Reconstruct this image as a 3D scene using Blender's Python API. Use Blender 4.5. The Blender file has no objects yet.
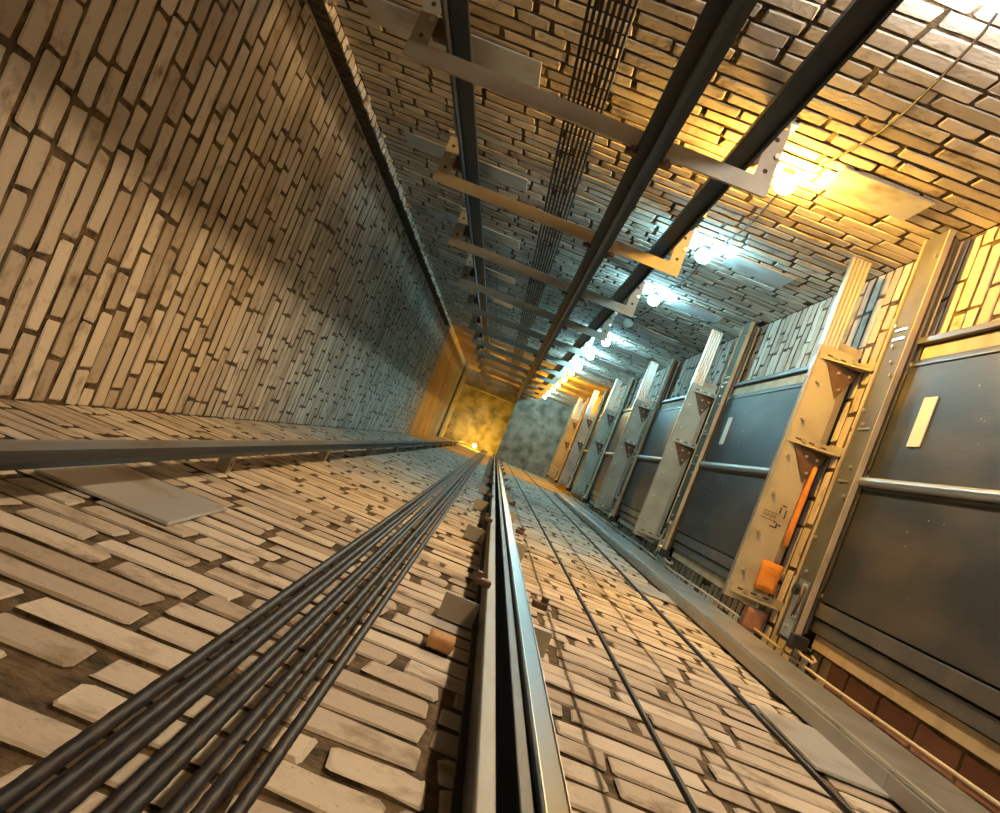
import bpy, math, random
import numpy as np
from mathutils import Matrix, Vector
random.seed(7); RNG = np.random.default_rng(7)
S = bpy.context.scene
COL = S.collection

# ------------------------------------------------------------------ camera, world, exposure
# looking straight up an elevator shaft: +X = door wall, +Y = front wall, +Z = up. All heights below
# are measured from the camera; everything is lifted by CZ at the end so the pit floor is z = 0.
CZ = 1.0
F, CX, CY, VP, ROLL = 940.0, 500.0, 406.5, (495.0, 441.0), 21.8
_Z = np.array([VP[0]-CX, VP[1]-CY, F]); _Z /= np.linalg.norm(_Z)
_B = np.array([math.cos(math.radians(ROLL)), math.sin(math.radians(ROLL)), 0.0])
_B -= _B.dot(_Z)*_Z; _B /= np.linalg.norm(_B)
AX = np.stack([_B, np.cross(_Z, _B), _Z], 1)
cam_d = bpy.data.cameras.new('camera'); cam = bpy.data.objects.new('camera', cam_d); COL.objects.link(cam)
cam_d.sensor_fit = 'HORIZONTAL'; cam_d.sensor_width = 36.0; cam_d.lens = F*36.0/1000.0
cam_d.clip_start = 0.02; cam_d.clip_end = 100
r, d, f = AX[0], AX[1], AX[2]
cam.matrix_world = Matrix(((r[0], -d[0], -f[0], 0), (r[1], -d[1], -f[1], 0), (r[2], -d[2], -f[2], CZ), (0, 0, 0, 1)))
S.camera = cam
w = bpy.data.worlds.new('world'); S.world = w; w.use_nodes = True
w.node_tree.nodes['Background'].inputs[0].default_value = (0.02, 0.025, 0.03, 1)
w.node_tree.nodes['Background'].inputs[1].default_value = 0.3
S.view_settings.view_transform = 'Standard'; S.view_settings.look = 'None'
S.view_settings.gamma = 1.0; S.view_settings.use_curve_mapping = False
S.view_settings.exposure = 0.68
WARM, COOL, AMBER, NEUT, CREAM = (1.0, 0.50, 0.07), (0.42, 0.88, 1.0), (1.0, 0.50, 0.04), (1.0, 0.91, 0.80), (1.0, 0.66, 0.33)

def project(P):
    c = AX @ np.asarray(P, float).T
    return CX+F*c[0]/c[2], CY+F*c[1]/c[2], c[2]

# ------------------------------------------------------------------ shaft dimensions
XL, XR, YT, YB = -1.28, 1.42, -1.42, 0.39
ZF, ZB, ZC = -CZ, 14.35, 23.4          # pit floor, end of the brickwork, ceiling
H, NF = 2.78, 7                        # storey height, number of landings
ZT0, DH = 3.56, 2.04                   # top of the lowest landing door, door height
BR0, BRS = 3.28, 1.61                  # rail bracket levels

# ------------------------------------------------------------------ materials
def mat(name, col, rough=0.6, metal=0.0, col2=None, scale=6.0, lo=0.4, hi=0.65, bump=0.0, bscale=60.0,
        stretch=(1, 1, 1), spec=0.5, detail=6.0):
    m = bpy.data.materials.new(name); m.use_nodes = True
    nt = m.node_tree; b = nt.nodes['Principled BSDF']
    b.inputs['Base Color'].default_value = (*col, 1); b.inputs['Roughness'].default_value = rough
    b.inputs['Metallic'].default_value = metal; b.inputs['Specular IOR Level'].default_value = spec
    geo = nt.nodes.new('ShaderNodeNewGeometry'); mp = nt.nodes.new('ShaderNodeMapping')
    mp.inputs['Scale'].default_value = stretch
    nt.links.new(geo.outputs['Position'], mp.inputs['Vector'])
    if col2:
        n = nt.nodes.new('ShaderNodeTexNoise'); n.inputs['Scale'].default_value = scale; n.inputs['Detail'].default_value = detail
        nt.links.new(mp.outputs[0], n.inputs['Vector'])
        mr = nt.nodes.new('ShaderNodeMapRange'); mr.inputs[1].default_value = lo; mr.inputs[2].default_value = hi
        nt.links.new(n.outputs['Fac'], mr.inputs[0])
        mx = nt.nodes.new('ShaderNodeMix'); mx.data_type = 'RGBA'
        mx.inputs[6].default_value = (*col, 1); mx.inputs[7].default_value = (*col2, 1)
        nt.links.new(mr.outputs[0], mx.inputs[0]); nt.links.new(mx.outputs[2], b.inputs['Base Color'])
    if bump:
        n2 = nt.nodes.new('ShaderNodeTexNoise'); n2.inputs['Scale'].default_value = bscale; n2.inputs['Detail'].default_value = 4
        nt.links.new(mp.outputs[0], n2.inputs['Vector'])
        bp = nt.nodes.new('ShaderNodeBump'); bp.inputs['Strength'].default_value = bump; bp.inputs['Distance'].default_value = 0.01
        nt.links.new(n2.outputs['Fac'], bp.inputs['Height']); nt.links.new(bp.outputs[0], b.inputs['Normal'])
    return m

def emit(name, col, s):
    m = bpy.data.materials.new(name); m.use_nodes = True; nt = m.node_tree
    b = nt.nodes['Principled BSDF']
    b.inputs['Base Color'].default_value = (*col, 1)
    b.inputs['Emission Color'].default_value = (*col, 1); b.inputs['Emission Strength'].default_value = s
    return m

def brick_mat(name, c_lo, c_hi, dirt):
    m = bpy.data.materials.new(name); m.use_nodes = True
    nt = m.node_tree; L = nt.links; N = nt.nodes.new; b = nt.nodes['Principled BSDF']
    b.inputs['Roughness'].default_value = 0.85; b.inputs['Specular IOR Level'].default_value = 0.3
    geo = N('ShaderNodeNewGeometry'); oi = N('ShaderNodeObjectInfo')
    ad = N('ShaderNodeMath'); ad.operation = 'ADD'; fr = N('ShaderNodeMath'); fr.operation = 'FRACT'
    L.new(geo.outputs['Random Per Island'], ad.inputs[0]); L.new(oi.outputs['Random'], ad.inputs[1]); L.new(ad.outputs[0], fr.inputs[0])
    mx = N('ShaderNodeMix'); mx.data_type = 'RGBA'; mx.inputs[6].default_value = (*c_lo, 1); mx.inputs[7].default_value = (*c_hi, 1)
    L.new(fr.outputs[0], mx.inputs[0])
    n = N('ShaderNodeTexNoise'); n.inputs['Scale'].default_value = 9; n.inputs['Detail'].default_value = 8; n.inputs['Roughness'].default_value = 0.65
    L.new(geo.outputs['Position'], n.inputs['Vector'])
    mr = N('ShaderNodeMapRange'); mr.inputs[1].default_value = 0.54; mr.inputs[2].default_value = 0.74
    L.new(n.outputs['Fac'], mr.inputs[0])
    sc = N('ShaderNodeMath'); sc.operation = 'MULTIPLY'; sc.inputs[1].default_value = 0.85; L.new(mr.outputs[0], sc.inputs[0])
    m2 = N('ShaderNodeMix'); m2.data_type = 'RGBA'; m2.inputs[7].default_value = (*dirt, 1)
    L.new(sc.outputs[0], m2.inputs[0]); L.new(mx.outputs[2], m2.inputs[6])
    # small dark pits
    v = N('ShaderNodeTexVoronoi'); v.inputs['Scale'].default_value = 55; L.new(geo.outputs['Position'], v.inputs['Vector'])
    mr2 = N('ShaderNodeMapRange'); mr2.inputs[1].default_value = 0.06; mr2.inputs[2].default_value = 0.13; mr2.inputs[3].default_value = 0.45; mr2.inputs[4].default_value = 1.0
    L.new(v.outputs['Distance'], mr2.inputs[0])
    m3 = N('ShaderNodeMix'); m3.data_type = 'RGBA'; m3.blend_type = 'MULTIPLY'; m3.inputs[0].default_value = 0.7
    L.new(m2.outputs[2], m3.inputs[6]); L.new(mr2.outputs[0], m3.inputs[7]); L.new(m3.outputs[2], b.inputs['Base Color'])
    n2 = N('ShaderNodeTexNoise'); n2.inputs['Scale'].default_value = 45; n2.inputs['Detail'].default_value = 6
    L.new(geo.outputs['Position'], n2.inputs['Vector'])
    bp = N('ShaderNodeBump'); bp.inputs['Strength'].default_value = 0.55; bp.inputs['Distance'].default_value = 0.008
    L.new(n2.outputs['Fac'], bp.inputs['Height']); L.new(bp.outputs[0], b.inputs['Normal'])
    return m

M = {}
M['brick'] = brick_mat('silicate_brick', (0.40, 0.35, 0.29), (0.64, 0.60, 0.53), (0.15, 0.10, 0.05))
M['redbrick'] = brick_mat('red_brick', (0.30, 0.15, 0.11), (0.44, 0.24, 0.18), (0.20, 0.13, 0.05))
M['mortar'] = mat('mortar', (0.14, 0.098, 0.052), 0.95, 0, (0.035, 0.024, 0.012), 22, 0.4, 0.65, 0.9, 70)
M['dark'] = mat('dark_void', (0.012, 0.011, 0.01), 0.95)
M['concrete'] = mat('upper_plaster', (0.55, 0.44, 0.25), 0.9, 0, (0.36, 0.26, 0.13), 1.6, 0.35, 0.7, 0.4, 30)
M['ceilcon'] = mat('ceiling_concrete', (0.30, 0.30, 0.26), 0.9, 0, (0.12, 0.115, 0.09), 4.5, 0.4, 0.66, 0.4, 20)
M['floorcon'] = mat('pit_concrete', (0.33, 0.31, 0.28), 0.9, 0, (0.2, 0.18, 0.15), 4, 0.4, 0.66, 0.4, 20)
M['rail'] = mat('dark_rail_steel', (0.020, 0.028, 0.038), 0.5, 0.1, (0.04, 0.028, 0.02), 3, 0.5, 0.75, 0.1, 80, (1, 1, 0.2), 0.35)
M['railbase'] = mat('grey_primed_steel', (0.23, 0.26, 0.28), 0.55, 0.2, (0.19, 0.14, 0.09), 7, 0.45, 0.72, 0.2, 60, (1, 1, 0.3))
M['polish'] = mat('polished_rail_nose', (0.035, 0.055, 0.062), 0.4, 0.75, (0.014, 0.018, 0.02), 4, 0.4, 0.7, 0.05, 50, (1, 1, 0.15))
M['bracket'] = mat('grey_bracket_paint', (0.36, 0.34, 0.29), 0.5, 0.15, (0.30, 0.26, 0.20), 8, 0.45, 0.72, 0.15, 60)
M['galv'] = mat('galvanised_sheet', (0.55, 0.57, 0.57), 0.34, 0.75, (0.36, 0.36, 0.35), 5, 0.4, 0.7, 0.05, 30)
M['plate'] = mat('embedded_steel_plate', (0.52, 0.55, 0.58), 0.38, 0.35, (0.28, 0.25, 0.22), 6, 0.5, 0.72, 0.1, 30)
M['rope'] = mat('wire_rope', (0.012, 0.012, 0.016), 0.55, 0.1, (0.032, 0.02, 0.017), 30, 0.45, 0.7, spec=0.25)
M['door'] = mat('door_paint', (0.030, 0.034, 0.037), 0.5, 0.1, (0.10, 0.088, 0.07), 3.2, 0.46, 0.76, 0.06, 40, (1, 1.6, 0.45), 0.35)
M['jamb'] = mat('jamb_paint', (0.085, 0.085, 0.08), 0.45, 0.2, (0.13, 0.12, 0.10), 6, 0.45, 0.7, 0.05, 40)
M['bar'] = mat('bright_bar', (0.36, 0.37, 0.37), 0.4, 0.6)
M['board'] = mat('beige_board', (0.52, 0.42, 0.27), 0.7, 0, (0.38, 0.29, 0.17), 8, 0.45, 0.7, 0.2, 40)
M['header'] = mat('header_channel_paint', (0.095, 0.095, 0.075), 0.6, 0.0, (0.065, 0.06, 0.045), 6, 0.45, 0.7, 0.05, 40, spec=0.25)
M['alu'] = mat('aluminium_sill', (0.62, 0.60, 0.56), 0.3, 0.85, (0.48, 0.45, 0.40), 10, 0.4, 0.7, 0.03, 40, (1, 0.2, 1))
M['sillplate'] = mat('sill_plate_paint', (0.40, 0.39, 0.33), 0.5, 0.1, (0.29, 0.27, 0.22), 5, 0.45, 0.72, 0.08, 30)
M['bolt'] = mat('zinc_bolt', (0.62, 0.60, 0.54), 0.3, 0.8)
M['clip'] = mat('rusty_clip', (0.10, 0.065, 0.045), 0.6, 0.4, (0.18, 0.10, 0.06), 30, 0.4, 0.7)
M['black'] = mat('black_rubber', (0.015, 0.015, 0.015), 0.6)
M['white'] = mat('white_label', (0.72, 0.72, 0.66), 0.6)
M['cord'] = mat('cream_cord', (0.68, 0.58, 0.40), 0.6)
M['trunk'] = mat('grey_trunking', (0.36, 0.36, 0.34), 0.45, 0.35, (0.27, 0.26, 0.24), 3, 0.4, 0.7, 0.08, 25)
M['foam'] = mat('orange_foam', (0.72, 0.30, 0.06), 0.9, 0, (0.60, 0.22, 0.04), 20, 0.4, 0.7, 0.6, 60)
M['wood'] = mat('wooden_wedge', (0.55, 0.33, 0.13), 0.8, 0, (0.42, 0.22, 0.08), 20, 0.4, 0.7)
M['stencil'] = mat('stencil_ink', (0.05, 0.035, 0.02), 0.9)
M['soot'] = mat('mortar_rubble', (0.50, 0.44, 0.34), 0.95, 0, (0.22, 0.16, 0.10), 25, 0.4, 0.65, 0.9, 60)

# ------------------------------------------------------------------ mesh builder
class MB:
    def __init__(s): s.v = []; s.f = []
    def box(s, x0, x1, y0, y1, z0, z1):
        n = len(s.v)
        s.v += [(x, y, z) for z in (z0, z1) for (x, y) in ((x0, y0), (x1, y0), (x1, y1), (x0, y1))]
        s.f += [tuple(n+i for i in q) for q in ((3, 2, 1, 0), (4, 5, 6, 7), (0, 1, 5, 4), (1, 2, 6, 5), (2, 3, 7, 6), (3, 0, 4, 7))]
        return s
    def prism(s, poly, axis, a, b):
        """polygon in the two other axes, swept along axis from a to b"""
        n = len(s.v); k = len(poly)
        for t in (a, b):
            for p in poly:
                q = list(p); q.insert('xyz'.index(axis), t); s.v.append(tuple(q))
        s.f.append(tuple(n+i for i in range(k-1, -1, -1))); s.f.append(tuple(n+k+i for i in range(k)))
        for i in range(k): j = (i+1) % k; s.f.append((n+i, n+j, n+k+j, n+k+i))
        return s
    def tube(s, pts, rad, seg=8, caps=True, rads=None):
        pts = [Vector(p) for p in pts]; n0 = len(s.v); up = None
        for i, p in enumerate(pts):
            t = (pts[min(i+1, len(pts)-1)]-pts[max(i-1, 0)]).normalized()
            if up is None: up = t.orthogonal().normalized()
            up = (up-t*up.dot(t)).normalized(); sd = t.cross(up); rr = rads[i] if rads else rad
            for k in range(seg):
                a = 2*math.pi*k/seg; s.v.append(tuple(p+(up*math.cos(a)+sd*math.sin(a))*rr))
        for i in range(len(pts)-1):
            for k in range(seg):
                a, b = n0+i*seg+k, n0+i*seg+(k+1) % seg
                s.f.append((a, b, b+seg, a+seg))
        if caps:
            s.f.append(tuple(n0+k for k in range(seg-1, -1, -1)))
            e = n0+(len(pts)-1)*seg; s.f.append(tuple(e+k for k in range(seg)))
        return s
    def build(s, name, m, parent=None, smooth=False, bevel=0.0, loc=None):
        me = bpy.data.meshes.new(name); me.from_pydata(s.v, [], s.f); me.update()
        me.materials.append(M[m] if isinstance(m, str) else m)
        if smooth:
            me.polygons.foreach_set('use_smooth', [True]*len(me.polygons))
        o = bpy.data.objects.new(name, me); COL.objects.link(o)
        if parent: o.parent = parent
        if loc: o.location = loc
        if bevel:
            b = o.modifiers.new('bevel', 'BEVEL'); b.width = bevel; b.segments = 2; b.limit_method = 'ANGLE'
        return o

def tag(o, label, cat, group=None, kind=None):
    o['label'] = label
    if cat: o['category'] = cat
    if group: o['group'] = group
    if kind: o['kind'] = kind
    return o
def empty(name, loc, label, cat, group=None, kind=None):
    o = bpy.data.objects.new(name, None); o.empty_display_size = 0.1; COL.objects.link(o); o.location = loc
    return tag(o, label, cat, group, kind)
def copy_tree(o, parent=None):
    c = o.copy(); COL.objects.link(c); c.parent = parent
    for ch in [x for x in bpy.data.objects if x.parent == o]: copy_tree(ch, c)
    return c
ORD = ['lowest', 'second', 'third', 'fourth', 'fifth', 'sixth', 'seventh', 'eighth', 'ninth', 'tenth', 'eleventh', 'twelfth', 'thirteenth', 'fourteenth', 'fifteenth', 'sixteenth']

# ------------------------------------------------------------------ bricks
def brick_variant(L, h=0.0785):
    """ring of 10 points (rounded corners), chamfered front, local u = length, v = height, n = outwards"""
    j = lambda s: (random.random()-0.5)*2*s
    a, b, c = L/2, h/2, 0.0055
    base = [(-a, -b+c), (-a+c, -b), (j(a*.5), -b), (a-c, -b), (a, -b+c), (a, b-c), (a-c, b), (j(a*.5), b), (-a+c, b), (-a, b-c)]
    base = [(u+j(.004), v+j(.004)) for u, v in base]
    ins = random.uniform(.0025, .005)
    V = []
    for k, (n, s) in enumerate(((-0.02, 0), (-0.003, 0), (0.0, ins))):
        for (u, v) in base:
            uu = u-math.copysign(s, u) if abs(u) > a*.6 else u
            V.append((uu, v-math.copysign(s, v)*.9, n+(j(.0012) if k == 2 else j(.002))))
    Fc = []
    for r_ in range(2):
        for i in range(10):
            k = (i+1) % 10
            Fc.append((r_*10+i, r_*10+k, r_*10+10+k, r_*10+10+i))
    Fc.append(tuple(20+i for i in range(10)))
    return np.array(V), Fc
LENS = {'s': 0.25, 'h': 0.12, 't': 0.185, 'c': 0.055}
VAR = {k: [brick_variant(L) for _ in range(14)] for k, L in LENS.items()}
VMESH = {}
def vmesh(kind, i, m):
    key = (kind, i, m)
    if key not in VMESH:
        V, Fc = VAR[kind][i]; me = bpy.data.meshes.new('brick'); me.from_pydata([tuple(p) for p in V], [], Fc); me.update()
        me.materials.append(M[m]); me.materials.append(M['mortar'])
        me.polygons.foreach_set('material_index', [1]*10+[0]*(len(Fc)-10)); VMESH[key] = me
    return VMESH[key]

def frame(o, u, v, n):
    """matrix taking (u, v, n) to the world"""
    A = np.eye(4); A[:3, 0] = u; A[:3, 1] = v; A[:3, 2] = n; A[:3, 3] = o; return A
WALLS = {  # origin on the wall face; u along the wall, v up, n into the shaft
    'wall_left':  frame((XL, YB, 0), (0, -1, 0), (0, 0, 1), (-0.0+1, 0, 0)),
    'wall_back':  frame((XL, YT, 0), (1, 0, 0), (0, 0, 1), (0, 1, 0)),
    'wall_right': frame((XR, YT, 0), (0, 1, 0), (0, 0, 1), (-1, 0, 0)),
    'wall_front': frame((XL, YB, 0), (1, 0, 0), (0, 0, 1), (0, -1, 0)),
}
def courses(width, skip=None, strip=None, gap=(.010, .019)):
    out = []; ncs = int((ZB-ZF)/0.1)
    for c in range(ncs):
        z = ZF+0.1*c+0.05
        u = random.choice((0.0, -0.06, -0.125, -0.19)); last = ''
        while u < width-0.03:
            k = 's' if last == 'h' and random.random() < .8 else random.choice('sshht')
            last = k; L = LENS[k]*random.uniform(.97, 1.03)
            u0, u1 = max(u, 0.002), min(u+L, width-0.002)
            for (g0, g1) in (skip(z) if skip else ()):
                if u0 < g1 and u1 > g0:
                    if u0 < g0: u1 = g0
                    elif u1 > g1: u0 = g1
                    else: u1 = u0
            if u1-u0 > 0.03:
                out.append(((u0+u1)/2, z+random.uniform(-.003, .003), u1-u0, k))
            u += L+random.uniform(*gap)
        if strip: out.append((strip+random.uniform(-.006, .006), z+random.uniform(-.006, .006), random.uniform(.04, .06), 'c'))
    return out

def build_bricks(wall, name, width, skip=None, strip=None, gap=(.010, .019)):
    A = WALLS[name]; bl = courses(width, skip, strip, gap)
    rank = []
    for i, (u, z, L, k) in enumerate(bl):
        p = np.array([[u-L/2, z-.044, 0, 1], [u+L/2, z-.044, 0, 1], [u+L/2, z+.044, 0, 1], [u-L/2, z+.044, 0, 1]]) @ A.T
        x, y, dz = project(p[:, :3]); ar = 0
        if dz.min() > 0.05:
            cx, cy = x.mean(), y.mean()
            if -60 < cx < 1060 and -60 < cy < 873:
                ar = 0.5*abs(np.dot(x, np.roll(y, 1))-np.dot(y, np.roll(x, 1)))
        rank.append(ar)
    order = np.argsort(-np.array(rank)); near = set(int(i) for i in order[:300] if rank[int(i)] > 0)
    VV, FF, off = [], [], 0
    for i, (u, z, L, k) in enumerate(bl):
        vi = random.randrange(14); s = L/LENS[k]; pr = random.uniform(-.002, .002); tilt = random.uniform(-.012, .012)
        fl = random.choice((1, -1))
        T = np.array([[s*math.cos(tilt), -math.sin(tilt), 0, u], [math.sin(tilt), math.cos(tilt), 0, z], [0, 0, 1, pr], [0, 0, 0, 1]])
        W = A @ T
        if i in near:
            o = bpy.data.objects.new('brick', vmesh(k, vi, 'brick'))
            COL.objects.link(o); o.parent = wall
            o.matrix_local = Matrix([list(map(float, r_)) for r_ in W])
        else:
            V, Fc = VAR[k][vi]; P = np.c_[V, np.ones(len(V))] @ W.T
            VV.append(P[:, :3]); FF += [tuple(off+q for q in f_) for f_ in Fc]; off += len(V)
    me = bpy.data.meshes.new('brickwork'); me.from_pydata(np.concatenate(VV).tolist(), [], FF); me.update()
    me.materials.append(M['brick']); me.materials.append(M['mortar'])
    me.polygons.foreach_set('material_index', ([1]*10+[0]*11)*(len(FF)//21))
    o = bpy.data.objects.new('brickwork', me); COL.objects.link(o); o.parent = wall; o['kind'] = 'stuff'

# ------------------------------------------------------------------ the shaft itself
T = 0.25; G = 0.006      # wall thickness, joint depth
wl = MB()
wl.box(XL-T, XL-G, -1.275, YB+T, ZF, ZB)
wl.box(XL-T, XL-0.09, -1.372, -1.275, ZF, ZB)          # the dark chase beside the corner
wl.box(XL-T, XL-G, YT-T, -1.372, ZF, ZB)
wall_left = tag(wl.build('wall_left', 'mortar'), 'tall blank wall of cream bricks with a dark chase near its corner', 'wall', kind='structure')
wall_back = tag(MB().box(XL-T, XR+T, YT-T, YT+G*0-G, ZF, ZB).build('wall_back', 'mortar'), 'cream brick wall that carries the light bulbs and long bracket frames', 'wall', kind='structure')
wall_front = tag(MB().box(XL-T, XR+T, YB+G, YB+T, ZF, ZB).build('wall_front', 'mortar'), 'cream brick wall behind the thick ropes and the grey cable trunking', 'wall', kind='structure')
wall_right = tag(MB().box(XR+G, XR+T, YT-T, YB+T, ZF, ZB).build('wall_right', 'mortar'), 'brick wall with the stacked landing doors', 'wall', kind='structure')

def door_gap(z):
    g = [(.225-YT, 9)] if 1.35 < z < 3.42 else []
    for n in range(-1, NF):
        zt = ZT0+H*n
        if zt-DH-0.05 < z < zt+0.07: g.append((-.972-YT, .288-YT))
    return g
def worn_gap(z):      # a knocked-out spot low on the rope wall
    return [(-.385-XL, -.315-XL)] if .90 < z < 1.0 else []
build_bricks(wall_left, 'wall_left', 1.665, strip=1.787)
build_bricks(wall_back, 'wall_back', XR-XL)
build_bricks(wall_right, 'wall_right', YB-YT, skip=door_gap)
build_bricks(wall_front, 'wall_front', XR-XL, skip=worn_gap, gap=(.012, .026))
zz = 1.40
while zz < 3.36:                       # red bricks on end beside the lowest door
    L = random.choice((.25, .25, .12)); A = WALLS['wall_right'] @ np.array([[0, -1.1, 0, .337-YT], [L/LENS['s' if L > .2 else 'h'], 0, 0, zz+L/2], [0, 0, 1, -.004], [0, 0, 0, 1.]])
    o = bpy.data.objects.new('brick', vmesh('s' if L > .2 else 'h', random.randrange(14), 'redbrick')); COL.objects.link(o); o.parent = wall_right
    o.matrix_local = Matrix([list(map(float, r_)) for r_ in A]); zz += L+.014

# plastered upper shaft, a little proud of the brickwork
def upper(wall, x0, x1, y0, y1, nm='plaster_band'):
    MB().box(x0, x1, y0, y1, ZB, ZC+.4).build(nm, 'concrete', wall)
upper(wall_left, XL-T, XL+.003, YT-T, YB+T); upper(wall_back, XL+.003, XR+T, YT-T, YT+.003)
upper(wall_front, XL+.003, XR+T, YB-.003, YB+T); upper(wall_right, XR, XR+T, YT+.003, YB-.003)
fl = tag(MB().box(XL-T, XR+T, YT-T, YB+T, ZF-.3, ZF).build('floor', 'floorcon'), 'bare concrete floor of the elevator pit', 'floor', kind='structure')
ce = tag(MB().box(XL-T, XR+T, YT-T, YB+T, ZC, ZC+.35).build('ceiling', 'ceilcon'), 'stained concrete ceiling closing the top of the shaft', 'ceiling', kind='structure')
MB().box(0.13, XR, YT+.003, YB-.003, 22.3, ZC).build('dropped_slab', 'ceilcon', ce)
MB().box(XL+.003, XL+.05, YT+.003, YB-.003, 21.3, ZC).build('ledge_beam', 'ceilcon', ce)
MB().box(XL+.05, 0.13, YT+.003, YT+.40, 22.9, ZC).build('cross_beam', 'ceilcon', ce)
# crumbly mortar along the chase
rub = MB()
zz = ZF+.02
while zz < ZB-.1:
    yy = -1.40+random.uniform(-.012, .018); s1 = random.uniform(.006, .016)
    rub.tube([(XL+random.uniform(-.004, .008), yy-s1, zz), (XL+.014+random.uniform(0, .018), yy, zz+s1), (XL, yy+s1*.6, zz+2*s1)], s1*.6, 6,
             rads=[s1*.5, s1*.9, s1*.4])
    zz += random.uniform(.15, .45)
o = rub.build('mortar_crumbs', 'soot', wall_left); o['kind'] = 'stuff'

# ------------------------------------------------------------------ landing doors, headers, sills
def bolt(mb, x, y, z, r=.011, h=.012, axis='z'):
    dv = {'z': (0, 0, -h), 'x': (-h, 0, 0), 'y': (0, h, 0), 'Y': (0, -h, 0)}[axis]
    mb.tube([(x, y, z), (x+dv[0], y+dv[1], z+dv[2])], r, 6)
def one_bolt(parent, x, y, z, r=.011, h=.012, axis='z', m='bolt', name='bolt'):
    mb = MB(); bolt(mb, x, y, z, r, h, axis); return mb.build(name, m, parent)

PY = (-0.872, -0.374, 0.105)
def make_door():
    t = empty('door_1', (0, 0, ZT0-DH), '', 'door', kind='structure')
    for i in range(2):
        a, b = PY[i]+.002, PY[i+1]-.002
        p = MB().box(1.358, 1.388, a, b, .012, DH).build('door_panel', 'door', t, bevel=.004)
        MB().box(1.3525, 1.3575, a+.02, a+.028, .05, DH-.04).build('panel_seam', 'jamb', p)
        for k in range(5):
            one_bolt(p, 1.358, random.uniform(a+.08, b-.05), DH-random.uniform(.1, .9), .0035, .002, 'x', name='rivet')
    bar = MB(); bar.prism([(1.357+.0*math.cos(q)-.026*math.sin(q), PY[1]+.019*math.cos(q)) for q in [math.pi*i/8 for i in range(9)]], 'z', .01, DH)
    bar.build('meeting_bar', 'bar', t, smooth=False)
    MB().box(1.362, 1.40, PY[2]+.004, .165, -.02, DH+.02).build('jamb', 'jamb', t, bevel=.003)
    MB().box(1.372, 1.40, .172, .222, -.02, DH+.02).build('jamb', 'jamb', t, bevel=.003)
    MB().box(1.384, 1.415, .226, .278, -.02, DH-.02).build('side_board', 'board', t, bevel=.002)
    MB().box(1.375, 1.40, -.935, -.878, -.02, DH-.03).build('side_board', 'board', t, bevel=.002)
    MB().box(1.355, 1.40, -.962, -.938, -.02, DH+.0).build('jamb', 'jamb', t, bevel=.002)
    MB().box(1.402, 1.425, -.96, .222, -.02, DH+.03).build('door_back', 'dark', t)
    return t
def make_header():
    t = empty('door_header', (0, 0, ZT0), '', 'door header', 'headers over the landing doors')
    y0, y1 = -1.405, .300
    MB().prism([(1.326, .012), (1.331, .012), (1.331, .215), (1.412, .215), (1.412, .221), (1.326, .221)], 'y', y0, y1).build('channel', 'header', t)
    MB().box(1.3185, 1.3255, y0+.002, y1-.002, .213, .223).build('channel_lip', 'board', t)
    MB().box(1.3195, 1.342, y0+.002, y1-.002, .004, .0115).build('channel_lip', 'board', t)
    MB().box(1.346, 1.351, y0+.02, y1-.05, .002, .045).build('upper_track', 'clip', t)
    MB().tube([(1.3635, y0+.02, .028), (1.3635, y1-.06, .028)], .0085, 10).build('hanger_track', 'bar', t, smooth=True)
    MB().box(1.379, 1.386, y0+.03, y1-.08, .012, .20).build('back_plate', 'board', t)
    MB().box(1.40, 1.4125, -.96, .29, .045, .21).build('wall_plate', 'dark', t)
    for k, y in enumerate((-1.30, -1.02, -.93, -.86, -.80, -.66, -.60, -.42, -.30, -.12, .02)):
        one_bolt(t, 1.326, y, .05+.055*((k*7) % 4)/1.3, .007, .010, 'x')
    for y in (-1.0, -.96, -.58, -.36): MB().box(1.321, 1.3258, y-.004, y+.004, .06, .17).build('slotted_tab', 'bolt', t)
    for i in range(2):   # hanger plates with two rollers each
        a, b = PY[i], PY[i+1]
        hp = MB().box(1.3525, 1.3545, a+.05, b-.05, -.012, .075).build('hanger_plate', 'header', t)
        for y in (a+.11, b-.11):
            MB().tube([(1.3555, y, .066), (1.372, y, .066)], .028, 14).build('roller', 'black', hp)
        for y in (a+.02, b-.02):
            one_bolt(t, 1.366, y, -.002, .012, .018, name='stop_buffer')
    # closer: spring, arm and lock wheel near the front end
    cl = MB().box(1.318, 1.3255, .055, .285, .05, .16).build('lock_plate', 'galv', t)
    for y in (.075, .125, .165, .20, .245): one_bolt(cl, 1.318, y, .105+random.uniform(-.04, .04), .009, .014, 'x')
    MB().tube([(1.308, .08, .06), (1.302, .14, .04), (1.308, .20, .07)], .007, 8).build('lock_lever', 'clip', t, smooth=True)
    MB().tube([(1.314, .10, .13), (1.298, .10, .13)], .022, 12).build('lock_wheel', 'black', t)
    MB().box(1.300, 1.360, .252, .300, -.055, .003).build('switch_box', 'black', t, bevel=.004)
    MB().tube([(1.33, .302, -.03), (1.345, .314, -.07), (1.37, .320, -.12), (1.395, .316, -.08), (1.40, .306, -.02)], .006, 8).build('switch_cable', 'cord', t, smooth=True)
    return t
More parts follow.
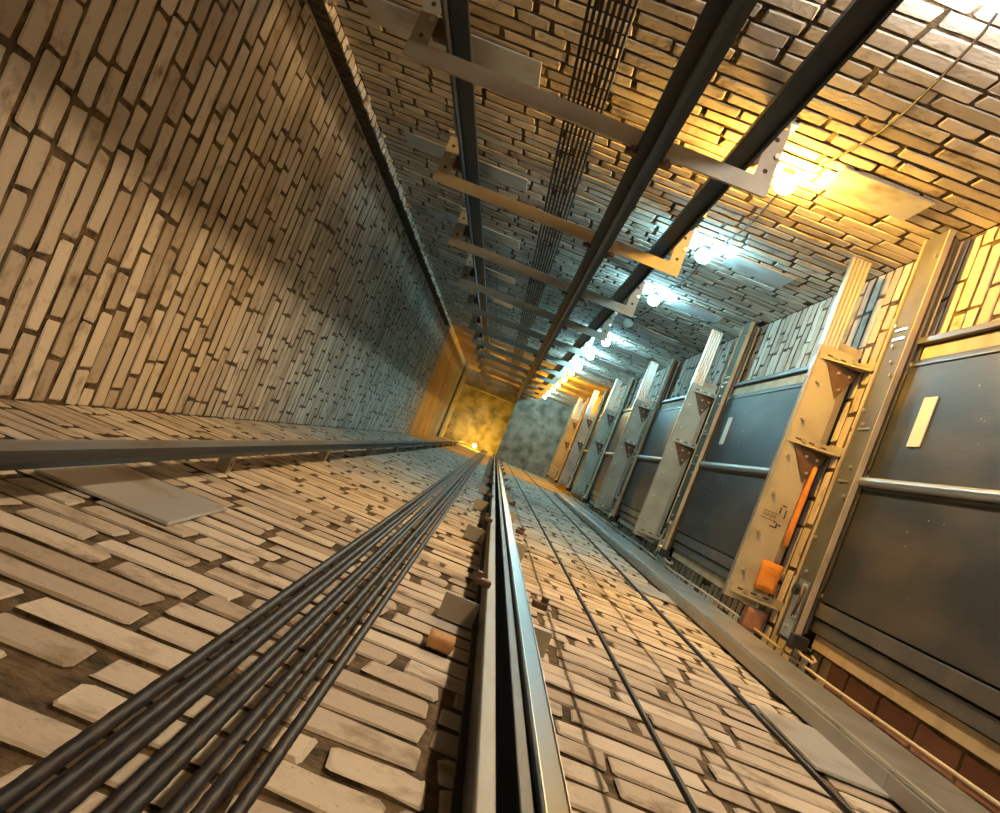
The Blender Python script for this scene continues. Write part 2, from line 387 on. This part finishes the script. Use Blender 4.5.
def make_sill():
    t = empty('sill_support', (0, 0, ZT0-DH-.03), '', 'sill', 'sill supports under the landing doors')
    y0, y1 = -1.385, .255
    poly = [(1.205, 0), (1.205, -.034), (1.214, -.036)]
    for k in range(4):
        a = 1.214+k*.018; poly += [(a, -.036), (a+.006, -.030), (a+.012, -.030), (a+.018, -.036)]
    poly += [(1.292, -.036), (1.292, 0)]
    MB().prism(poly, 'y', y0, y1).build('sill_extrusion', 'alu', t)
    MB().box(1.285, 1.40, -1.0, y1-.01, -.012, 0).build('threshold_plate', 'alu', t)
    pl = MB().box(1.209, 1.362, -.958, y1, -.044, -.0375).build('support_plate', 'sillplate', t, bevel=.0015)
    MB().box(1.205, 1.209, -.958, y1, -.050, .0).build('front_lip', 'sillplate', t)
    for y in (-.789, -.608, -.430, -.248, -.065, .122): one_bolt(pl, 1.246, y, -.044, .0085, .016)
    for y in (-.915, -.513, .208):
        b = MB().box(1.222, 1.419, y-.021, y+.021, -.050, -.0445).build('bracket_leg', 'sillplate', t)
        MB().prism([(1.232, -.050), (1.419, -.050), (1.419, -.165), (1.405, -.165), (1.245, -.066)], 'y', y+.015, y+.021).build('gusset', 'sillplate', t)
        MB().box(1.413, 1.419, y-.021, y+.021, -.19, -.050).build('wall_leg', 'sillplate', t)
        for x in (1.262, 1.325, 1.385):
            MB().box(x-.013, x+.013, y-.007, y+.001, -.0507, -.0495).build('slot', 'stencil', b)
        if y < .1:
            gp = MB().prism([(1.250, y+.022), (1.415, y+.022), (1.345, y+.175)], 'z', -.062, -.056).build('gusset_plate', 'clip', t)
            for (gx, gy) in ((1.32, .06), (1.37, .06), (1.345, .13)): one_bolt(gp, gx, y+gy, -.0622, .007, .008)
        one_bolt(b, 1.285, y-.004, -.050, .010, .014); one_bolt(b, 1.352, y-.004, -.050, .010, .014)
    return t
CNT = 'the %s landing door from the pit'
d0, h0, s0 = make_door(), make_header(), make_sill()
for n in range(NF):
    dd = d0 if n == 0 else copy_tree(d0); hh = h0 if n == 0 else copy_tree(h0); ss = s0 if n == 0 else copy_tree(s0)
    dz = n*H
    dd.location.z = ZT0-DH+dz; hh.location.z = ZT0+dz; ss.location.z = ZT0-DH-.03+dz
    dd.name = 'door_%d' % (n+1)
    dd['label'] = 'dark grey two-panel elevator landing door, %s one above the pit' % ORD[n]
    hh['label'] = 'bolted olive door header channel above %s' % (CNT % ORD[n])
    ss['label'] = 'ribbed sill on bracketed steel plate under %s' % (CNT % ORD[n])
for dd in (bpy.data.objects['door_1'], bpy.data.objects['door_2']):
    st = MB().box(1.3525, 1.3568, -.705, -.520, DH-.35, DH-.25).build('paper_sticker', 'white', dd)
    st['label'] = 'narrow white paper sticker'
# the stencilled mark and the foam on the second sill
ss = [x for x in bpy.data.objects if x.parent is None and x.name.startswith('sill_support')]
ss = min(ss, key=lambda x: abs(x.location.z-(ZT0-DH-.03+H)))
mk = MB(); zz = -.0446
mk.box(1.232, 1.300, -.166, -.163, zz, zz+.001); mk.box(1.232, 1.300, -.132, -.129, zz, zz+.001)
for k in range(9):
    x = 1.236+k*.0072; mk.box(x, x+.002, -.158, -.138-.006*(k % 3 == 1), zz, zz+.001)
    if k % 2: mk.box(x, x+.006, -.150, -.1475, zz, zz+.001)
for (x, y, a, b) in ((1.318, -.21, .010, .003), (1.306, -.185, .003, .016), (1.332, -.175, .003, .02), (1.312, -.115, .004, .012), (1.296, -.105, .014, .003), (1.325, -.12, .006, .004), (1.30, -.128, .004, .004)):
    mk.box(x-a, x+a, y-b, y+b, zz, zz+.001)
mk.build('stencil_mark', 'stencil', ss)
zs = ZT0-DH-.03+H
def lump(name, x0, x1, y0, y1, z0, z1, m, label, cat, k=5):
    """an uneven block: gridded box with jittered vertices"""
    V = []; Fc = []; idx = {}
    def vid(i, j, l):
        if (i, j, l) not in idx:
            idx[(i, j, l)] = len(V); jt = lambda s: random.uniform(-.03, .03)*s
            V.append((x0+(x1-x0)*i/k+jt(x1-x0), y0+(y1-y0)*j/k+jt(y1-y0), z0+(z1-z0)*l/k+jt(min(z1-z0, .03))))
        return idx[(i, j, l)]
    for a in range(k):
        for b in range(k):
            Fc += [(vid(a, b, 0), vid(a, b+1, 0), vid(a+1, b+1, 0), vid(a+1, b, 0)), (vid(a, b, k), vid(a+1, b, k), vid(a+1, b+1, k), vid(a, b+1, k)),
                   (vid(a, 0, b), vid(a+1, 0, b), vid(a+1, 0, b+1), vid(a, 0, b+1)), (vid(a, k, b), vid(a, k, b+1), vid(a+1, k, b+1), vid(a+1, k, b)),
                   (vid(0, a, b), vid(0, a, b+1), vid(0, a+1, b+1), vid(0, a+1, b)), (vid(k, a, b), vid(k, a+1, b), vid(k, a+1, b+1), vid(k, a, b+1))]
    q = MB(); cx, cy = (x0+x1)/2, (y0+y1)/2
    q.v = [(x-cx, y-cy, z-z0) for x, y, z in V]; q.f = Fc
    return tag(q.build(name, m, loc=(cx, cy, z0), smooth=True), label, cat)
lump('foam_block', 1.312, 1.400, .045, .175, zs-.080, zs-.0525, 'foam', 'orange foam block stuffed under the sill plate of the second landing door', 'foam')
lump('foam_strip', 1.366, 1.384, -.42, -.05, zs-.075, zs-.040, 'foam', 'long strip of orange foam along the back edge of a sill plate', 'foam')
lump('broken_brick', 1.315, 1.405, .262, .36, zs-.10, zs-.03, 'redbrick', 'broken red brick lodged beside the second sill support', 'brick')

# ------------------------------------------------------------------ guide rails
ZR0, ZR1 = ZF+.02, 22.25
def t_rail(name, cx, cy, direction, bw, bt, bh, nt, label, cat='guide rail', group=None, noses='polish', base='rail', blade='rail', z1=ZR1):
    """T profile: base centre (cx, cy), blade pointing along direction"""
    t = empty(name, (cx, cy, ZR0), label, cat, group)
    def put(a0, a1, b0, b1, nm, m, zz0=0, zz1=z1-ZR0):   # a along blade, b across
        dx, dy = direction
        xs = sorted((a0*dx, a1*dx)) if dx else (b0, b1)
        ys = sorted((a0*dy, a1*dy)) if dy else (b0, b1)
        return MB().box(xs[0], xs[1], ys[0], ys[1], zz0, zz1).build(nm, m, t)
    put(0, bt, -bw/2, bw/2, 'base_flange', base)
    put(bt, bh*.62, -nt*.36, nt*.36, 'blade_web', blade)
    put(bh*.62, bh, -nt/2, nt/2, 'blade', blade)
    put(bh, bh+.0012, -nt/2+.001, nt/2-.001, 'running_nose', noses)
    for zj in (5.2, 10.15, 15.05, 19.8):
        put(-.012, -.001, -bw/2+.004, bw/2-.004, 'joint_plate', 'railbase', zj-.13, zj+.13)
    return t
ch = empty('channel_guide_rail', (0, 0, ZR0), 'heavy open channel guide rail standing on the rope wall', 'guide rail')
ZL = ZR1-ZR0
MB().box(.1014, .1215, .300, .308, 0, ZL).build('near_flange', 'railbase', ch, bevel=.002)
MB().box(.1120, .1210, .3082, .377, 0, ZL).build('near_web', 'rail', ch)  # side away from the bulbs: its shade is put into the dark colour
MB().box(.1014, .1980, .3775, .384, 0, ZL).build('back_web', 'rail', ch)  # shade in the channel's hollow likewise comes from the dark colour
MB().box(.1495, .1660, .311, .377, 0, ZL).build('inner_step', 'rail', ch, bevel=.002)
MB().box(.1662, .1980, .300, .377, 0, ZL).build('far_flange', 'polish', ch, bevel=.003)
MB().box(.1700, .1715, .2985, .2998, 0, ZL).build('wear_line', 'bar', ch)
MB().box(.1984, .1996, .3010, .376, 0, ZL).build('outer_edge', 'bar', ch)
for zj in (5.2, 10.15, 15.05, 19.8):
    MB().box(.1105, .1118, .315, .375, zj-.13, zj+.13).build('joint_plate', 'railbase', ch)
back_rail = t_rail('car_guide_rail', .132, -1.162, (0, 1), .104, .014, .100, .020, 'heavy T-section guide rail carried on the front of the bracket frames', base='rail')
t_rail('counterweight_rail', -.692, -1.29, (1, 0), .072, .010, .082, .014, 'slim counterweight rail beside the left arms of the bracket frames', base='rail')
t_rail('counterweight_rail', .482, -1.29, (-1, 0), .082, .010, .076, .030, 'slim dark counterweight rail nearest the row of light bulbs', base='rail')
t_rail('counterweight_rail', -.715, .303, (1, 0), .040, .010, .060, .012, 'slim rail on the rope wall, close to the blank brick wall', base='railbase')

# ------------------------------------------------------------------ bracket frames on the back wall
def make_frame():
    t = empty('wall_bracket', (0, 0, BR0), '', 'bracket', 'bracket frames on the back wall')
    yb = -1.150
    MB().prism([(yb, 0), (yb-.005, .0), (yb-.005, .055), (yb-.010, .055)][:0] or [(yb, 0), (yb, .006), (yb-.014, .006), (yb-.014, .06), (yb-.02, .06), (yb-.02, .006), (yb-.062, .006), (yb-.062, 0)], 'x', -.815, .568).build('beam', 'bracket', t)
    for (x0, x1, xr) in ((-.812, -.744, -.69), (.500, .566, .48)):
        a = MB().box(x0, x1, -1.408, yb-.002, .0068, .0128).build('arm', 'bracket', t)
        for y in (-1.36, -1.24): MB().tube([((x0+x1)/2, y, .0060), ((x0+x1)/2, y, .0070)], .009, 10).build('hole', 'stencil', a)
        xa, xb = (x1, xr-.002) if x1 < xr else (xr+.002, x0)
        if xb-xa > .004: MB().box(xa, xb, -1.325, -1.255, .0135, .06).build('rail_clamp', 'clip', t)
        one_bolt(t, (x0+x1)/2+.02, -1.30, .0066, .011, .022)
        MB().box(x0-.01, x1+.01, -1.4195, -1.409, -.05, .10).build('foot_plate', 'plate', t)
    for x in (.066, .198): 
        c = MB().box(x-.022, x+.022, -1.1475, -1.128, .014, .05).build('rail_clip', 'clip', t, bevel=.004)
        one_bolt(c, x, -1.138, .013, .011, .02, 'z', 'clip')
    return t
fr0 = make_frame(); LV = list(range(-1, 12))
for j, k in enumerate(LV):
    q = fr0 if j == 0 else copy_tree(fr0)
    q.location.z = BR0+BRS*k
    q['label'] = 'U-shaped steel bracket frame across the bulb wall, %s level above the pit' % ORD[j]
# embedded plates
def wplate(loc, sx, sz, label, group, m='plate', wall='back'):
    q = MB(); e = .006
    q.box(-sx/2, sx/2, 0, .008, -sz/2, sz/2) if wall == 'back' else q.box(-sx/2, sx/2, -.008, 0, -sz/2, sz/2)
    o = q.build('wall_plate', m, loc=loc, bevel=.002); tag(o, label, 'steel plate', group)
    return o
for j, k in enumerate(LV[:-3]):
    z = BR0+BRS*k
    wplate((-.74, YT+.004, z+.40), .74, .26, 'wide steel plate in the brickwork just above the %s bracket frame' % ORD[j], 'plates behind the brackets')
    wplate((1.0, YT+.004, z+.27), .36, .27, 'flat steel plate beside the %s bulb, towards the doors' % ORD[j+1], 'plates beside the bulbs')
wplate((-.665, YB-.004, 2.02), .28, .40, 'sheet steel plate on the rope wall beneath the slim rail', None, 'plate', 'front')
wplate((1.0, YB-.004, 2.20), .26, .46, 'dark sheet steel plate on the rope wall touching the trunking', None, 'plate', 'front')
wplate((.93, YB-.004, 4.4), .22, .30, 'small steel plate on the rope wall higher up beside the trunking', None, 'plate', 'front')
# front wall rail brackets
def make_fb():
    t = empty('rail_bracket', (.15, YB, 1.98), '', 'bracket', 'short brackets behind the front guide rail')
    for (a, b) in ((-.128, -.0505), (.0505, .112)):
        MB().prism([(-.060, 0), (-.006, 0), (-.006, .075), (-.012, .075), (-.012, .006), (-.060, .006)], 'x', a, b).build('angle_iron', 'bracket', t)
    for (a, b) in ((-.082, -.044), (.0515, .085)):
        c = MB().box(a, b, -.108, -.0925, .030, .056).build('rail_clip', 'clip', t, bevel=.004)
        x = (a+b)/2+(-.012 if a < 0 else .008)
        MB().tube([(x, -.120, .043), (x, -.100, .043)], .0085, 6).build('bolt', 'clip', c)
    return t
fb0 = make_fb()
for j in range(12):
    q = fb0 if j == 0 else copy_tree(fb0)
    q.location.z = 1.98+BRS*j
    q['label'] = 'short angle-iron bracket behind the channel guide rail, %s one above the pit' % ORD[j]
for j in range(12):
    t = empty('rail_standoff', (-.715, YB, 1.2+BRS*j), 'small stand-off clamp under the slim rail of the rope wall, %s above the pit' % ORD[j], 'bracket', 'stand-offs under the slim rail')
    MB().box(-.03, .005, -.06, -.002, 0, .05).build('block', 'bracket', t); one_bolt(t, .006, -.03, .025, .008, .02, 'x', 'clip')
lump('wooden_wedge', .020, .068, YB-.026, YB-.006, 1.69, 1.76, 'wood', 'small orange wooden wedge against the brickwork beside the guide rail', 'wedge', 3)

# ------------------------------------------------------------------ ropes and cables
def rope(name, x, y, rad, z0, z1, label, cat, group, fine_to=None, m='rope', seg=18):
    V = []; Fc = []
    zs_ = []; z = z0
    while z < z1:
        zs_.append(z); z += .006 if fine_to and z < fine_to else (.02 if fine_to and z < fine_to+1.5 else .4)
    zs_.append(z1)
    fine = bool(fine_to); sg = seg if fine else 10; ph = random.random()*6
    for z in zs_:
        for k in range(sg):
            a = 2*math.pi*k/sg
            rr = rad*(1+(.055*math.cos(6*a+z*150+ph) if fine and z < fine_to+1.5 else 0))
            V.append((rr*math.cos(a), rr*math.sin(a), z-z0))
    for i in range(len(zs_)-1):
        for k in range(sg):
            a, b = i*sg+k, i*sg+(k+1) % sg; Fc.append((a, b, b+sg, a+sg))
    Fc.append(tuple(range(sg-1, -1, -1))); Fc.append(tuple((len(zs_)-1)*sg+k for k in range(sg)))
    q = MB(); q.v = V; q.f = Fc
    return tag(q.build(name, m, loc=(x, y, z0), smooth=True), label, cat, group)
fx = [-.186, -.176, -.158, -.141, -.125, -.108, -.088, -.071]
for i, x in enumerate(fx):
    rope('hoist_rope', x, .300+(.008 if i % 2 else -.004), .0060, ZR0, 22.9, 'thick twisted steel hoist rope in the bundle before the rope wall', 'rope', 'front hoist rope bundle', fine_to=1.6)
for i in range(8):
    rope('hoist_rope', -.218+.0187*i, -1.285, .0056, ZR0, 22.8, 'thin steel rope in the flat bundle running past the bracket frames', 'rope', 'back hoist rope bundle')
rope('governor_rope', .337, .281, .0045, ZR0, 22.2, 'single dark rope close to the heavy guide rail', 'rope', 'pair of single ropes')
rope('governor_rope', .618, .281, .0050, ZR0, 22.2, 'single dark rope close to the grey trunking', 'rope', 'pair of single ropes')
tk = empty('cable_trunking', (1.125, YB-.008, ZF+.001), 'long grey sheet metal cable trunking up the corner by the doors', 'trunking')
zc = 0.0; k = 0
while zc < 13:
    L = 3.72 if k else 3.0+CZ-1.0
    ob = MB().box(-.095, .095, -.042, -.001, zc+.001, zc+L-.002).build('trough', 'trunk', tk, bevel=.003)
    MB().box(-.092, .100, -.054, -.0425, zc+.001, zc+L-.002).build('lid', 'galv', tk, bevel=.005)
    zc += L; k += 1
cd_pts = [(1.366+.005*math.sin(z*1.7), YB-.046+.004*math.sin(z*2.3), z) for z in np.arange(ZF+.02, 14.2, .35)]
tag(MB().tube(cd_pts, .0055, 8).build('cream_cable', 'cord', smooth=True), 'thin cream cable running up beside the grey trunking', 'cable')

# ------------------------------------------------------------------ light bulbs on the back wall
EM = {}
def bulb(z, col, power, label, lit=True, x=.677, y0=YT, group='row of bulbs on the brick wall'):
    t = empty('light_bulb', (x, y0, z), label, 'light bulb', group)
    MB().box(-.05, .05, 0, .010, -.035, .035).build('mount_plate', 'white', t)
    MB().tube([(0, .010, 0), (0, .034, 0)], .024, 14).build('socket', 'black', t, smooth=False)
    prof = [(.030, .016), (.038, .024), (.052, .038), (.070, .044), (.090, .038), (.104, .022), (.110, .003)]
    key = (col, power, lit)
    if key not in EM: EM[key] = emit('bulb_glass', col, power) if lit else M['white']
    MB().tube([(0, a, 0) for a, _ in prof], 0.03, 12, rads=[b for _, b in prof]).build('glass_bulb', EM[key], t, smooth=True)
    return t
P0 = 430
LAMPS = [(-.70, CREAM, .85, 'warm'), (.55, CREAM, .75, 'warm'), (2.06, NEUT, .85, 'white'), (3.63, WARM, 2.4, 'amber'), (5.06, COOL, .6, 'white'), (6.66, COOL, .6, 'white'),
         (7.95, None, 0, 'unlit'), (9.54, COOL, .6, 'white'), (11.1, COOL, .6, 'white'), (12.6, COOL, .6, 'white'), (13.9, COOL, .4, 'white'),
         (15.3, AMBER, 1.2, 'amber'), (16.8, AMBER, 1.2, 'amber'), (18.3, AMBER, 1.1, 'amber'), (19.8, COOL, .6, 'white'), (21.3, COOL, .7, 'white')]
for j, (z, c, p, nm) in enumerate(LAMPS):
    yw = YT if z < ZB else YT+.004
    if c is None: bulb(z, (1, 1, 1), 0, 'unlit bulb in the row of bulbs, seventh one above the pit', False, y0=yw)
    else: bulb(z, c, P0*p, 'glowing %s bulb, %s one up the wall from the pit' % (nm, ORD[j]), y0=yw)
tl = bulb(22.75, AMBER, P0*1.4, 'amber lamp glowing under the concrete ceiling at the shaft top', x=-.42, y0=.36, group='lamp under the ceiling')
tl.rotation_euler.z = math.pi
# wire that links the bulbs
wp = []
for j in range(len(LAMPS)-1):
    za, zb = LAMPS[j][0]+.05, LAMPS[j+1][0]-.03
    for i in range(9):
        s = i/8; wp.append((.711+.085*math.sin(math.pi*s)**.8*(1 if j < 3 else .3)+.006*math.sin(9*s+j), (YT if zb < ZB+.5 else YT+.004)+.022+.012*math.sin(5*s+j), za+(zb-za)*s))
tag(MB().tube(wp, .0042, 6).build('lamp_wire', 'black', smooth=True), 'thin black wire drooping along the brickwork from bulb to bulb', 'wire')

# ------------------------------------------------------------------ lift everything so the pit floor is z = 0
for o in bpy.data.objects:
    if o.parent is None and o != cam: o.location.z += CZ
